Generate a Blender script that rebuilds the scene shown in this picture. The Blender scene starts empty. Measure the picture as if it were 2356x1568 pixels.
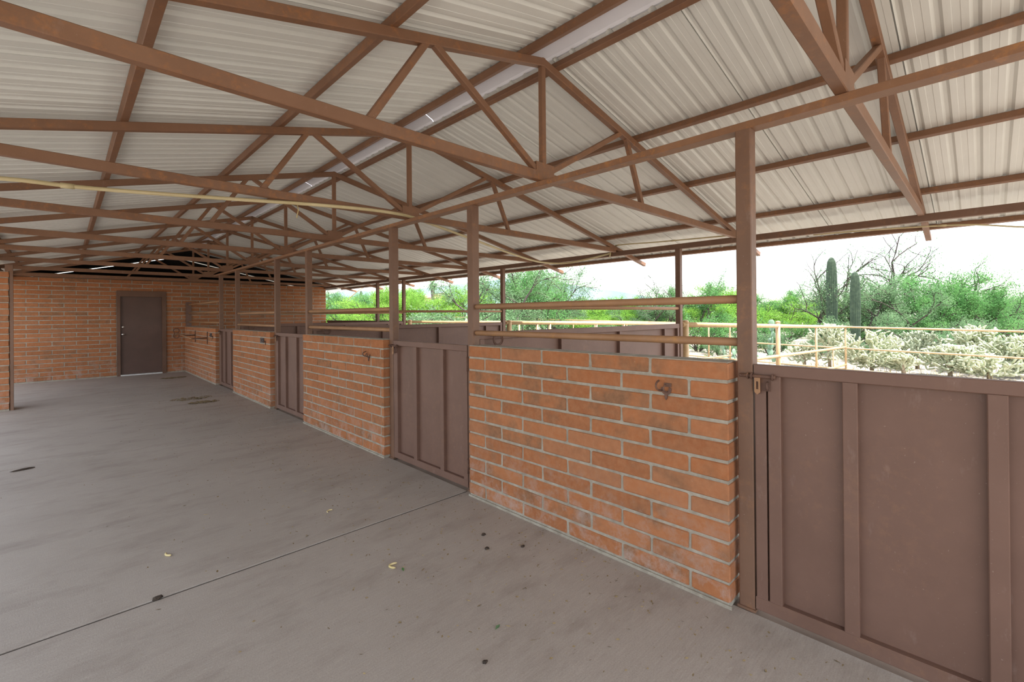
import bpy, bmesh, math, random
import numpy as np
from mathutils import Vector, Matrix
random.seed(7); np.random.seed(7)
S = bpy.context.scene
C = S.collection
PI = math.pi

# ------------------------------------------------------------------ camera
YAW, PITCH, ROLL = math.radians(44.652), math.radians(0.1527), math.radians(-0.4908)
CAMZ = 1.45
fw = Vector((math.sin(YAW)*math.cos(PITCH), math.cos(YAW)*math.cos(PITCH), math.sin(PITCH)))
rt = Vector((math.cos(YAW), -math.sin(YAW), 0)); up = rt.cross(fw)
rt, up = rt*math.cos(ROLL)+up*math.sin(ROLL), -rt*math.sin(ROLL)+up*math.cos(ROLL)
cd = bpy.data.cameras.new('camera'); cam = bpy.data.objects.new('camera', cd); C.objects.link(cam)
cam.matrix_world = Matrix(((rt.x, up.x, -fw.x, 0), (rt.y, up.y, -fw.y, 0), (rt.z, up.z, -fw.z, CAMZ), (0, 0, 0, 1)))
FPX, CX, CY = 1057.43, 1191.5, 720.33
cd.sensor_fit = 'HORIZONTAL'; cd.sensor_width = 36; cd.lens = FPX/2356*36
cd.shift_x = -(CX-1178)/2356; cd.shift_y = (CY-784)/2356
cd.clip_start = 0.02; cd.clip_end = 12000
S.camera = cam

def ray(px, py):
    return fw + rt*((px-CX)/FPX) - up*((py-CY)/FPX)
def at_depth(px, py, d):                      # point seen at a pixel, d metres ahead
    return Vector((0, 0, CAMZ)) + ray(px, py)*d
def px_col(px, d):                            # ground position under a pixel column
    p = at_depth(px, 720, d); return p.x, p.y

# ------------------------------------------------------------------ world, sun, exposure
SUN_DIR = Vector((0.14, -0.40, 0.88)).normalized()
w = bpy.data.worlds.new('sky'); S.world = w; w.use_nodes = True
nt = w.node_tree; nt.nodes.clear()
sky = nt.nodes.new('ShaderNodeTexSky'); sky.sky_type = 'NISHITA'; sky.sun_disc = False
sky.sun_elevation = math.asin(SUN_DIR.z); sky.sun_rotation = math.atan2(SUN_DIR.x, SUN_DIR.y)
sky.air_density = 1.0; sky.dust_density = 1.5; sky.ozone_density = 1.0
bg = nt.nodes.new('ShaderNodeBackground'); bg.inputs[1].default_value = 0.29
wo = nt.nodes.new('ShaderNodeOutputWorld')
hz = nt.nodes.new('ShaderNodeHueSaturation'); hz.inputs['Saturation'].default_value = 0.42      # hazy summer sky
nt.links.new(sky.outputs[0], hz.inputs['Color']); nt.links.new(hz.outputs[0], bg.inputs[0]); nt.links.new(bg.outputs[0], wo.inputs[0])
sl = bpy.data.lights.new('sun', 'SUN'); sl.energy = 5.0; sl.angle = 0.009; sl.color = (1, 0.96, 0.9)
so = bpy.data.objects.new('sun', sl); C.objects.link(so)
so.rotation_euler = SUN_DIR.to_track_quat('Z', 'Y').to_euler(); so.location = (8, -8, 20)
S.view_settings.view_transform = 'Standard'; S.view_settings.look = 'None'
S.view_settings.gamma = 1; S.view_settings.use_curve_mapping = False
S.view_settings.exposure = 1.17

# ------------------------------------------------------------------ materials
def nodes(name):
    m = bpy.data.materials.new(name); m.use_nodes = True
    n = m.node_tree; n.nodes.clear()
    o = n.nodes.new('ShaderNodeOutputMaterial'); b = n.nodes.new('ShaderNodeBsdfPrincipled')
    n.links.new(b.outputs[0], o.inputs[0])
    return m, n, b
def noise(n, vec, scale, detail=4, rough=0.6, dist=0):
    t = n.nodes.new('ShaderNodeTexNoise'); t.inputs['Scale'].default_value = scale
    t.inputs['Detail'].default_value = detail; t.inputs['Roughness'].default_value = rough
    t.inputs['Distortion'].default_value = dist
    if vec is not None: n.links.new(vec, t.inputs['Vector'])
    return t.outputs['Fac']
def ramp(n, fac, stops):
    r = n.nodes.new('ShaderNodeValToRGB'); e = r.color_ramp.elements
    while len(e) < len(stops): e.new(0.5)
    for i, (p, c) in enumerate(stops):
        e[i].position = p; e[i].color = c if len(c) == 4 else (*c, 1)
    n.links.new(fac, r.inputs[0]); return r.outputs[0]
def mix(n, fac, a, b, blend='MIX'):
    x = n.nodes.new('ShaderNodeMix'); x.data_type = 'RGBA'; x.blend_type = blend
    for sock, v in ((x.inputs[0], fac), (x.inputs[6], a), (x.inputs[7], b)):
        if isinstance(v, (int, float)): sock.default_value = v
        elif isinstance(v, tuple): sock.default_value = v if len(v) == 4 else (*v, 1)
        else: n.links.new(v, sock)
    return x.outputs[2]
def mathn(n, op, a, b=None, clamp=False):
    x = n.nodes.new('ShaderNodeMath'); x.operation = op; x.use_clamp = clamp
    for i, v in enumerate((a, b)):
        if v is None: continue
        if isinstance(v, (int, float)): x.inputs[i].default_value = v
        else: n.links.new(v, x.inputs[i])
    return x.outputs[0]
def bump(n, b, height, strength, dist=0.01):
    u = n.nodes.new('ShaderNodeBump'); u.inputs['Strength'].default_value = strength
    u.inputs['Distance'].default_value = dist
    n.links.new(height, u.inputs['Height']); n.links.new(u.outputs[0], b.inputs['Normal'])
def wpos(n):
    return n.nodes.new('ShaderNodeNewGeometry').outputs['Position']
def opos(n):
    return n.nodes.new('ShaderNodeTexCoord').outputs['Object']
def scaled(n, vec, s):
    x = n.nodes.new('ShaderNodeVectorMath'); x.operation = 'MULTIPLY'; x.inputs[1].default_value = s
    n.links.new(vec, x.inputs[0]); return x.outputs[0]
def simple(name, c1, c2, scale=6, rough=0.7, bstr=0, metal=0, bdist=0.004, lo=0.35, hi=0.65, spec=0.3):
    m, n, b = nodes(name); p = wpos(n)
    f = noise(n, p, scale)
    n.links.new(ramp(n, f, [(lo, c1), (hi, c2)]), b.inputs['Base Color'])
    b.inputs['Roughness'].default_value = rough; b.inputs['Metallic'].default_value = metal
    b.inputs['Specular IOR Level'].default_value = spec
    if bstr: bump(n, b, noise(n, p, scale*6), bstr, bdist)
    return m
def steel(name, c1, c2, rust, amount, rough=0.55):
    """brown painted steel with blotches of surface rust"""
    m, n, b = nodes(name); p = wpos(n)
    base = ramp(n, noise(n, p, 3.0, 5), [(0.3, c1), (0.7, c2)])
    r1 = ramp(n, noise(n, p, 22, 6, 0.7), [(0.5, (0, 0, 0)), (0.68, (1, 1, 1))])
    r2 = ramp(n, noise(n, p, 2.2, 3), [(0.42, (0, 0, 0)), (0.62, (1, 1, 1))])
    fac = mathn(n, 'MULTIPLY', mathn(n, 'MULTIPLY', r1, r2), amount)
    col = mix(n, fac, base, rust)
    sp = ramp(n, noise(n, p, 95, 2), [(0.72, (0, 0, 0)), (0.76, (1, 1, 1))])
    col = mix(n, mathn(n, 'MULTIPLY', sp, 0.25), col, (0.5, 0.4, 0.33))
    sf = ramp(n, noise(n, scaled(n, p, (3, 3, 1.2)), 4.0, 5, 0.75), [(0.60, (0, 0, 0)), (0.80, (1, 1, 1))])
    col = mix(n, mathn(n, 'MULTIPLY', sf, 0.22), col, (0.40, 0.30, 0.26))
    n.links.new(col, b.inputs['Base Color'])
    b.inputs['Roughness'].default_value = rough; b.inputs['Specular IOR Level'].default_value = 0.35
    bump(n, b, noise(n, p, 60), 0.08, 0.003)
    return m
M = {}
M['truss'] = steel('truss_steel', (0.175, 0.086, 0.046), (0.225, 0.118, 0.067), (0.34, 0.14, 0.045), 0.7)
M['post'] = steel('post_steel', (0.140, 0.074, 0.045), (0.178, 0.098, 0.062), (0.31, 0.14, 0.055), 0.4)
M['gate'] = steel('gate_steel', (0.138, 0.075, 0.053), (0.168, 0.093, 0.067), (0.28, 0.145, 0.075), 0.22)
M['rail'] = steel('rail_steel', (0.26, 0.135, 0.065), (0.34, 0.19, 0.10), (0.45, 0.22, 0.07), 0.55)
M['header'] = steel('rusty_header', (0.19, 0.092, 0.047), (0.25, 0.13, 0.07), (0.40, 0.17, 0.05), 1.0)
M['iron'] = steel('rusty_iron', (0.085, 0.045, 0.032), (0.15, 0.08, 0.055), (0.33, 0.15, 0.06), 0.7, 0.7)
M['tan'] = simple('tan_fence_paint', (0.44, 0.29, 0.14), (0.53, 0.36, 0.19), 8, 0.45)
M['conduit'] = simple('cream_conduit', (0.48, 0.40, 0.22), (0.58, 0.49, 0.29), 5, 0.5)
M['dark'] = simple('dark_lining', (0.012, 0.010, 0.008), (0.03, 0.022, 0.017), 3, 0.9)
M['chrome'] = simple('satin_chrome', (0.6, 0.58, 0.55), (0.7, 0.68, 0.65), 5, 0.25, 0, 1.0)
M['hole'] = simple('tube_hollow', (0.01, 0.008, 0.007), (0.015, 0.012, 0.01), 5, 0.9)  # shade inside a tube end, put into a near-black colour
M['sill'] = simple('threshold_aluminium', (0.55, 0.54, 0.52), (0.65, 0.64, 0.62), 9, 0.5)

def m_door():
    m, n, b = nodes('brown_door_paint'); p = wpos(n)
    n.links.new(ramp(n, noise(n, p, 2.5), [(0.3, (0.085, 0.045, 0.032)), (0.7, (0.11, 0.058, 0.042))]), b.inputs['Base Color'])
    b.inputs['Roughness'].default_value = 0.5
    return m
M['door'] = m_door()

def m_roof():
    m, n, b = nodes('offwhite_roof_sheet'); p = wpos(n)
    base = ramp(n, noise(n, p, 1.3, 4), [(0.3, (0.63, 0.64, 0.60)), (0.7, (0.69, 0.70, 0.66))])
    st = ramp(n, noise(n, scaled(n, p, (0.7, 9, 0.7)), 3.0, 4), [(0.45, (0, 0, 0)), (0.75, (1, 1, 1))])
    col = mix(n, mathn(n, 'MULTIPLY', st, 0.12), base, (0.45, 0.42, 0.36))
    n.links.new(col, b.inputs['Base Color'])
    b.inputs['Roughness'].default_value = 0.42; b.inputs['Specular IOR Level'].default_value = 0.35
    return m
M['roof'] = m_roof()
M['cap'] = simple('galvanised_ridge_cap', (0.84, 0.83, 0.86), (0.90, 0.89, 0.92), 2.0, 0.5)

def m_brick():
    m, n, b = nodes('burnt_orange_block'); p = wpos(n)
    oi = n.nodes.new('ShaderNodeObjectInfo')
    base = ramp(n, oi.outputs['Random'], [(0.0, (0.29, 0.110, 0.047)), (0.35, (0.34, 0.128, 0.052)), (0.75, (0.375, 0.148, 0.064)), (1.0, (0.32, 0.140, 0.070))])
    t = n.nodes.new('ShaderNodeTexNoise'); t.noise_dimensions = '4D'
    n.links.new(p, t.inputs['Vector']); n.links.new(mathn(n, 'MULTIPLY', oi.outputs['Random'], 60), t.inputs['W'])
    t.inputs['Scale'].default_value = 5.5; t.inputs['Detail'].default_value = 4
    burn = ramp(n, t.outputs['Fac'], [(0.54, (0, 0, 0)), (0.72, (1, 1, 1))])
    dark = ramp(n, oi.outputs['Random'], [(0.42, (0, 0, 0)), (0.43, (0.8, 0.8, 0.8)), (0.52, (0.85, 0.85, 0.85)), (0.53, (0, 0, 0))])
    fac = mathn(n, 'MAXIMUM', mathn(n, 'MULTIPLY', burn, 0.8), mathn(n, 'MULTIPLY', dark, ramp(n, noise(n, p, 7), [(0.4, (0, 0, 0)), (0.6, (1, 1, 1))])))
    col = mix(n, fac, base, (0.165, 0.098, 0.058))
    col = mix(n, mathn(n, 'MULTIPLY', ramp(n, noise(n, p, 30, 5), [(0.35, (0, 0, 0)), (0.7, (1, 1, 1))]), 0.4), col, (0.43, 0.205, 0.105))
    col = mix(n, mathn(n, 'MULTIPLY', ramp(n, noise(n, p, 13, 5, 0.7), [(0.45, (0, 0, 0)), (0.75, (1, 1, 1))]), 0.4), col, (0.22, 0.115, 0.062))
    # lime bloom near the footing and small chalk scuffs
    sx = n.nodes.new('ShaderNodeSeparateXYZ'); n.links.new(p, sx.inputs[0])
    low = n.nodes.new('ShaderNodeMapRange'); low.inputs[1].default_value = 0.55; low.inputs[2].default_value = 0.0
    n.links.new(sx.outputs[2], low.inputs[0])
    bl = ramp(n, noise(n, p, 6.5, 6, 0.75), [(0.48, (0, 0, 0)), (0.7, (1, 1, 1))])
    col = mix(n, mathn(n, 'MULTIPLY', mathn(n, 'MULTIPLY', bl, low.outputs[0]), 0.55), col, (0.52, 0.45, 0.41))
    sc = ramp(n, noise(n, p, 42, 3, 0.8), [(0.68, (0, 0, 0)), (0.74, (1, 1, 1))])
    col = mix(n, mathn(n, 'MULTIPLY', sc, 0.35), col, (0.6, 0.42, 0.31))
    n.links.new(col, b.inputs['Base Color'])
    b.inputs['Roughness'].default_value = 0.9; b.inputs['Specular IOR Level'].default_value = 0.15
    bump(n, b, noise(n, p, 70, 5, 0.7), 0.35, 0.006)
    return m
M['brick'] = m_brick()
def m_mortar():
    m, n, b = nodes('grey_mortar'); p = wpos(n)
    n.links.new(ramp(n, noise(n, p, 14, 5), [(0.3, (0.25, 0.215, 0.165)), (0.7, (0.40, 0.36, 0.29))]), b.inputs['Base Color'])
    b.inputs['Roughness'].default_value = 0.95; bump(n, b, noise(n, p, 90, 5), 0.6, 0.008)
    return m
M['mortar'] = m_mortar()

def m_concrete():
    m, n, b = nodes('broomed_concrete'); p = wpos(n)
    base = ramp(n, noise(n, p, 0.9, 6, 0.65), [(0.3, (0.315, 0.268, 0.222)), (0.7, (0.40, 0.350, 0.295))])
    fine = noise(n, p, 160, 3, 0.7)
    col = mix(n, 0.30, base, ramp(n, fine, [(0.3, (0.19, 0.16, 0.14)), (0.7, (0.56, 0.50, 0.435))]))
    broom = noise(n, scaled(n, p, (9, 130, 9)), 1.0, 3, 0.7)
    col = mix(n, 0.16, col, ramp(n, broom, [(0.3, (0.20, 0.165, 0.14)), (0.7, (0.56, 0.50, 0.45))]))
    dk = ramp(n, noise(n, scaled(n, p, (1.0, 2.4, 1)), 1.5, 5, 0.7), [(0.50, (0, 0, 0)), (0.76, (1, 1, 1))])
    col = mix(n, mathn(n, 'MULTIPLY', dk, 0.55), col, (0.19, 0.148, 0.12))
    lt = ramp(n, noise(n, scaled(n, p, (1.2, 2.8, 1)), 5.0, 4, 0.75), [(0.66, (0, 0, 0)), (0.74, (1, 1, 1))])
    col = mix(n, mathn(n, 'MULTIPLY', lt, 0.3), col, (0.6, 0.56, 0.52))
    bs = ramp(n, noise(n, p, 26, 4, 0.8), [(0.70, (0, 0, 0)), (0.74, (1, 1, 1))])
    col = mix(n, mathn(n, 'MULTIPLY', bs, 0.3), col, (0.15, 0.105, 0.07))
    n.links.new(col, b.inputs['Base Color'])
    b.inputs['Roughness'].default_value = 0.62; b.inputs['Specular IOR Level'].default_value = 0.35
    bump(n, b, mathn(n, 'ADD', fine, mathn(n, 'MULTIPLY', broom, 0.7)), 0.25, 0.004)
    return m
M['concrete'] = m_concrete()
M['dirt'] = simple('stall_dirt', (0.19, 0.135, 0.10), (0.27, 0.20, 0.15), 3, 0.95, 0.4)
def m_ground():
    m, n, b = nodes('desert_ground'); p = wpos(n)
    a = ramp(n, noise(n, p, 0.5, 6, 0.7), [(0.3, (0.30, 0.262, 0.218)), (0.7, (0.41, 0.365, 0.31))])
    col = mix(n, mathn(n, 'MULTIPLY', ramp(n, noise(n, p, 3.5, 6, 0.8), [(0.5, (0, 0, 0)), (0.66, (1, 1, 1))]), 0.55), a, (0.20, 0.175, 0.125))
    n.links.new(col, b.inputs['Base Color']); b.inputs['Roughness'].default_value = 0.95
    bump(n, b, noise(n, p, 12, 6, 0.8), 0.7, 0.05)
    return m
M['ground'] = m_ground()

def m_leaf(name, a, c, tr=0.35):
    m = bpy.data.materials.new(name); m.use_nodes = True; n = m.node_tree; n.nodes.clear()
    o = n.nodes.new('ShaderNodeOutputMaterial'); p = wpos(n)
    col = ramp(n, noise(n, p, 1.1, 4), [(0.35, a), (0.65, c)])
    d = n.nodes.new('ShaderNodeBsdfDiffuse'); t = n.nodes.new('ShaderNodeBsdfTranslucent'); x = n.nodes.new('ShaderNodeMixShader')
    n.links.new(col, d.inputs[0]); n.links.new(col, t.inputs[0]); x.inputs[0].default_value = tr
    n.links.new(d.outputs[0], x.inputs[1]); n.links.new(t.outputs[0], x.inputs[2]); n.links.new(x.outputs[0], o.inputs[0])
    return m
M['leaf_green'] = m_leaf('mesquite_leaf', (0.105, 0.265, 0.085), (0.18, 0.36, 0.125), 0.42)
M['leaf_lime'] = m_leaf('palo_verde_leaf', (0.17, 0.36, 0.06), (0.28, 0.47, 0.09), 0.42)
M['leaf_grey'] = m_leaf('dusty_leaf', (0.135, 0.245, 0.115), (0.22, 0.335, 0.18), 0.42)
M['bark'] = simple('dark_bark', (0.055, 0.042, 0.037), (0.105, 0.08, 0.07), 14, 0.95)
M['cholla'] = simple('spiny_cholla', (0.29, 0.34, 0.20), (0.56, 0.57, 0.40), 12, 0.8, 0, 0, lo=0.35, hi=0.62)  # shadow and highlight tones mixed into the colour by noise
M['cholla_grey'] = simple('shaded_cholla', (0.22, 0.26, 0.17), (0.42, 0.44, 0.30), 12, 0.8)  # same cactus with shade put into a duller, darker colour
M['cholla_trunk'] = simple('cholla_trunk', (0.20, 0.15, 0.10), (0.36, 0.28, 0.19), 20, 0.95)
M['saguaro'] = simple('saguaro_skin', (0.055, 0.085, 0.055), (0.10, 0.14, 0.085), 7, 0.7)
M['pear'] = simple('prickly_pear_pad', (0.16, 0.26, 0.17), (0.24, 0.36, 0.24), 6, 0.6)
M['straw'] = simple('dry_straw', (0.38, 0.29, 0.13), (0.52, 0.42, 0.2), 30, 0.9)
M['pod'] = simple('dry_seed_pod', (0.55, 0.44, 0.2), (0.68, 0.56, 0.3), 20, 0.7)
M['dung'] = simple('dry_manure', (0.20, 0.14, 0.07), (0.33, 0.25, 0.13), 40, 0.95, 0.6)
M['clod'] = simple('dark_clod', (0.03, 0.022, 0.017), (0.07, 0.05, 0.035), 60, 0.95)
M['grass'] = simple('dry_grass', (0.42, 0.36, 0.17), (0.58, 0.5, 0.27), 3, 0.9)
M['mountain'] = simple('far_mountain', (0.26, 0.36, 0.42), (0.33, 0.43, 0.48), 0.006, 1.0)  # aerial haze painted into the base colour as pale blue
M['stucco'] = simple('tan_stucco', (0.5, 0.36, 0.25), (0.56, 0.41, 0.3), 2, 0.9)
M['tile'] = simple('red_roof_tile', (0.42, 0.2, 0.14), (0.5, 0.26, 0.19), 4, 0.8)
M['wood'] = simple('pale_pole', (0.55, 0.42, 0.24), (0.65, 0.52, 0.32), 8, 0.8)

# ------------------------------------------------------------------ mesh helpers
class MB:
    def __init__(s): s.v = []; s.f = []; s.sm = []
    def add(s, vs, fs, smooth=False):
        o = len(s.v); s.v += [tuple(v) for v in vs]
        s.f += [tuple(i+o for i in f) for f in fs]; s.sm += [smooth]*len(fs); return s
    def box(s, x0, x1, y0, y1, z0, z1):
        vs = [(x, y, z) for x in (x0, x1) for y in (y0, y1) for z in (z0, z1)]
        return s.add(vs, [(0, 1, 3, 2), (4, 6, 7, 5), (0, 4, 5, 1), (2, 3, 7, 6), (0, 2, 6, 4), (1, 5, 7, 3)])
    def bar(s, a, b, wd, ht, upv=(0, 0, 1), bev=0.0):
        """rectangular tube from a to b; ht measured along upv, wd across"""
        a = Vector(a); b = Vector(b); d = (b-a).normalized(); u = Vector(upv); u = (u-d*u.dot(d)).normalized(); r = d.cross(u)
        if bev <= 0:
            q = [(-1, -1), (1, -1), (1, 1), (-1, 1)]; prof = [(x*wd/2, y*ht/2) for x, y in q]
        else:
            X, Y = wd/2, ht/2; c = bev
            prof = [(-X+c, -Y), (X-c, -Y), (X, -Y+c), (X, Y-c), (X-c, Y), (-X+c, Y), (-X, Y-c), (-X, -Y+c)]
        n = len(prof)
        vs = [p + r*x + u*y for p in (a, b) for x, y in prof]
        fs = [(i, (i+1) % n, n+(i+1) % n, n+i) for i in range(n)] + [tuple(range(n-1, -1, -1)), tuple(range(n, 2*n))]
        return s.add(vs, fs)
    def tube(s, pts, rad, n=10, caps=True, closed=False):
        pts = [Vector(p) for p in pts]; k = len(pts)
        rr = rad if isinstance(rad, (list, tuple)) else [rad]*k
        vs = []; prev = None
        for i, p in enumerate(pts):
            if closed: t = (pts[(i+1) % k]-pts[i-1]).normalized()
            else: t = (pts[min(i+1, k-1)]-pts[max(i-1, 0)]).normalized()
            if prev is None:
                ref = Vector((0, 0, 1)) if abs(t.z) < 0.9 else Vector((1, 0, 0))
                u = (ref-t*ref.dot(t)).normalized()
            else: u = (prev-t*prev.dot(t)).normalized()
            prev = u; r = t.cross(u)
            vs += [p+(u*math.cos(2*PI*j/n)+r*math.sin(2*PI*j/n))*rr[i] for j in range(n)]
        fs = []
        for i in range(k if closed else k-1):
            a, b = i*n, ((i+1) % k)*n
            fs += [(a+j, a+(j+1) % n, b+(j+1) % n, b+j) for j in range(n)]
        o = len(s.v); s.add(vs, fs, True)
        if caps and not closed:
            s.f += [tuple(o+j for j in range(n-1, -1, -1)), tuple(o+(k-1)*n+j for j in range(n))]; s.sm += [False, False]
        return s
    def lathe(s, prof, base=(0, 0, 0), n=16, ax='z'):
        vs = []
        for r, h in prof:
            for j in range(n):
                c, q = math.cos(2*PI*j/n)*r, math.sin(2*PI*j/n)*r
                v = (c, q, h) if ax == 'z' else ((c, h, q) if ax == 'y' else (h, c, q))
                vs.append((v[0]+base[0], v[1]+base[1], v[2]+base[2]))
        fs = [(i*n+j, i*n+(j+1) % n, (i+1)*n+(j+1) % n, (i+1)*n+j) for i in range(len(prof)-1) for j in range(n)]
        fs += [tuple(range(n-1, -1, -1)), tuple((len(prof)-1)*n+j for j in range(n))]
        return s.add(vs, fs, True)
    def mesh(s, name, m):
        me = bpy.data.meshes.new(name); me.from_pydata(s.v, [], s.f)
        me.polygons.foreach_set('use_smooth', s.sm); me.materials.append(m); me.update()
        return me
    def build(s, name, m, parent=None, loc=None):
        return link(name, s.mesh(name, m if not isinstance(m, str) else M[m]), parent, loc)
def link(name, me, parent=None, loc=None):
    o = bpy.data.objects.new(name, me); C.objects.link(o)
    if parent is not None: o.parent = parent
    if loc is not None: o.location = loc
    return o
def tag(o, label=None, cat=None, group=None, kind=None):
    if label: o['label'] = label
    if cat: o['category'] = cat
    if group: o['group'] = group
    if kind: o['kind'] = kind
    return o
def thing(name, label, cat, loc=(0, 0, 0), rz=0, group=None, kind=None):
    o = bpy.data.objects.new(name, None); C.objects.link(o); o.location = loc; o.rotation_euler = (0, 0, rz)
    o.empty_display_size = 0.1
    return tag(o, label, cat, group, kind)
def copy_tree(o, parent=None, loc=None):
    c = o.copy(); C.objects.link(c); c.parent = parent
    if loc is not None: c.location = loc
    for ch in list(o.children): copy_tree(ch, c)
    return c
def fast_mesh(name, V, F, m, smooth=False):
    """numpy verts (n,3) and quads (k,4) or tris (k,3)"""
    me = bpy.data.meshes.new(name); k = F.shape[1]
    me.vertices.add(len(V)); me.vertices.foreach_set('co', V.astype(np.float32).ravel())
    me.loops.add(F.size); me.loops.foreach_set('vertex_index', F.astype(np.int32).ravel())
    me.polygons.add(len(F)); me.polygons.foreach_set('loop_start', np.arange(0, F.size, k, dtype=np.int32))
    me.polygons.foreach_set('use_smooth', np.full(len(F), smooth))
    me.materials.append(m); me.update(calc_edges=True); me.validate(); return me

# ------------------------------------------------------------------ key dimensions (metres; x across, y along the aisle)
XW = 2.31            # aisle face of the brick half walls
XP = 2.41            # centre line of the stall-front posts
XE = 6.065           # centre line of the eave beam and eave posts
YB = 15.1            # face of the back wall
XR, ZR = 2.415, 3.227        # ridge, chord centre
SLR, SLL = 0.218, 0.247      # roof slopes, stall side and aisle side
def zc(x): return ZR-SLR*(x-XR) if x > XR else ZR-SLL*(XR-x)
def gz(x, y=0):              # natural ground outside
    if x > 6: return -0.05-0.032*(min(x, 19)-6) + max(0, (y-3))*0.012*min(1, (x-6)/11)
    return -0.05

# ------------------------------------------------------------------ floor, ground
fl = thing('floor', 'grey broom-finished concrete aisle floor divided by control joints', 'floor', kind='structure')
MB().box(-4.2, 2.36, -3.0, 15.1, -0.14, -0.007).build('joint_filler', simple('joint_dirt', (0.03, 0.022, 0.018), (0.06, 0.045, 0.035), 9, 0.95), fl)
ys = [-3.0, -0.62, 3.0, 6.6, 10.02, 12.6, 15.1]
for a, b in zip(ys[:-1], ys[1:]):
    g = 0.010
    m = MB(); y0, y1 = a+g, b-g; c = 0.0015
    vs = [(-4.2, y0, -0.1), (2.36, y0, -0.1), (2.36, y1, -0.1), (-4.2, y1, -0.1), (-4.2, y0, -c), (2.36, y0, -c), (2.36, y1, -c), (-4.2, y1, -c),
          (-4.2, y0+c, 0), (2.36, y0+c, 0), (2.36, y1-c, 0), (-4.2, y1-c, 0)]
    m.add(vs, [(3, 2, 1, 0), (0, 1, 5, 4), (2, 3, 7, 6), (4, 5, 9, 8), (6, 7, 11, 10), (8, 9, 10, 11), (0, 4, 8, 11, 7, 3), (1, 2, 6, 10, 9, 5)])
    m.build('slab', 'concrete', fl)
tag(MB().box(2.36, 6.3, -3.0, 15.1, -0.14, -0.012).build('stall_floor', 'dirt'), 'brown dirt floor inside the horse stalls', 'floor', kind='structure')
# outside ground with a slight fall away from the eave
xs = np.concatenate([np.linspace(-60, -4.2, 12), np.linspace(6.3, 40, 60), np.array([60, 100, 200, 500, 1500, 4000])])
yv = np.concatenate([np.array([-3000, -600, -150, -60]), np.linspace(-20, 60, 70), np.array([90, 150, 300, 700, 2000, 4000])])
def ground_patch(xa, ya, nm):
    XX, YY = np.meshgrid(xa, ya, indexing='ij')
    ZZ = np.vectorize(gz)(XX, np.clip(YY, -20, 40)) + 0.05*np.sin(XX*1.3+YY*0.7)*np.clip((XX-8)/6, 0, 1)*np.cos(YY*0.9-XX*0.4)
    n0, n1 = XX.shape; V = np.stack([XX, YY, ZZ], -1).reshape(-1, 3)
    i = np.arange(n0-1)[:, None]*n1+np.arange(n1-1)[None]
    F = np.stack([i, i+n1, i+n1+1, i+1], -1).reshape(-1, 4)
    return fast_mesh(nm, V, F, M['ground'], True)
gr = thing('ground', 'pale sandy desert ground around the barn and paddocks', 'ground', kind='structure')
link('ground_patch', ground_patch(xs[xs >= 6.3], yv, 'ground_patch'), gr)
link('ground_patch', ground_patch(np.array([-3000, -300, -60, -20, -4.2]), yv, 'ground_patch'), gr)
link('ground_patch', ground_patch(np.linspace(-4.2, 6.3, 8), np.array([-3000, -300, -40, -10, -3.0]), 'ground_patch'), gr)
link('ground_patch', ground_patch(np.linspace(-4.2, 6.3, 8), np.array([17.6, 25, 60, 300, 4000]), 'ground_patch'), gr)

# ------------------------------------------------------------------ brickwork
BL, BH, JT = 0.4075, 0.0992, 0.0155
_bm = {}
def brick_mesh(L, T, var):
    key = (round(L, 3), round(T, 3), var)
    if key in _bm: return _bm[key]
    rs = random.Random(hash(key) & 0xffff); H = BH-JT; c = 0.005
    def j(): return rs.uniform(-0.0022, 0.0022)
    X, Y, Z = L/2, T/2, H/2; m = MB(); vs = []
    for sz, zz in ((-1, -Z), (1, Z)):
        for k in range(2):                    # an inner ring on the bed face, then the rim ring
            e = c if k == (0 if sz < 0 else 1) else 0
            z = zz if e else zz-sz*c
            for sx, sy in ((-1, -1), (1, -1), (1, 1), (-1, 1)):
                ex = c
                pts = ((sx*(X-e), sy*(Y-ex-e)), (sx*(X-ex-e), sy*(Y-e)))
                if sx*sy < 0: pts = pts[::-1]
                for px, py in pts: vs.append((px+j(), py+j(), z+j()))
    fs = []
    for r in range(3):
        a, b = r*8, (r+1)*8
        fs += [(a+i, a+(i+1) % 8, b+(i+1) % 8, b+i) for i in range(8)]
    fs += [tuple(range(7, -1, -1)), tuple(range(24, 32))]
    m.add(vs, fs); me = m.mesh('brick', M['brick']); _bm[key] = me
    return me
def lay(parent, length, rows, T, off0, off1, z0=0.02, skip=None, visible=None, cap=True, core=True):
    """courses in the parent's frame: x along the wall, y into it, z up"""
    rest = MB(); rs = random.Random(len(parent.name)*31+int(length*100))
    for r in range(rows):
        off = off0 if r % 2 == 0 else off1
        x = off-BL if off > 0.02 else off
        while x < length-0.015:
            a, b = max(x, 0), min(x+BL, length); x += BL
            if b-a < 0.07: continue
            if a < 0.07: a = 0
            if length-b < 0.07: b = length
            if skip and skip(a, b, z0+r*BH, z0+(r+1)*BH): continue
            # clip a brick that runs into an opening
            if skip:
                for q in ('clip',):
                    cl = skip(a, b, z0+r*BH, z0+(r+1)*BH, True)
                    if cl: a, b = cl
                if b-a < 0.045: continue
            L = b-a-JT; zc_ = z0+r*BH+BH/2
            pos = ((a+b)/2, T/2+rs.uniform(-0.0025, 0.0025), zc_+rs.uniform(-0.0015, 0.0015))
            me = brick_mesh(L, T, rs.randrange(5))
            if visible and not visible((a+b)/2, zc_):
                vs = [(v.co.x+pos[0], v.co.y+pos[1], v.co.z+pos[2]) for v in me.vertices]
                rest.add(vs, [tuple(p.vertices) for p in me.polygons]); continue
            o = link('brick', me, parent, pos); o.rotation_euler = (rs.uniform(-.004, .004), 0, rs.uniform(-.003, .003))
    if rest.v: tag(rest.build('brick', 'brick', parent), kind='stuff')
    return parent

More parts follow.
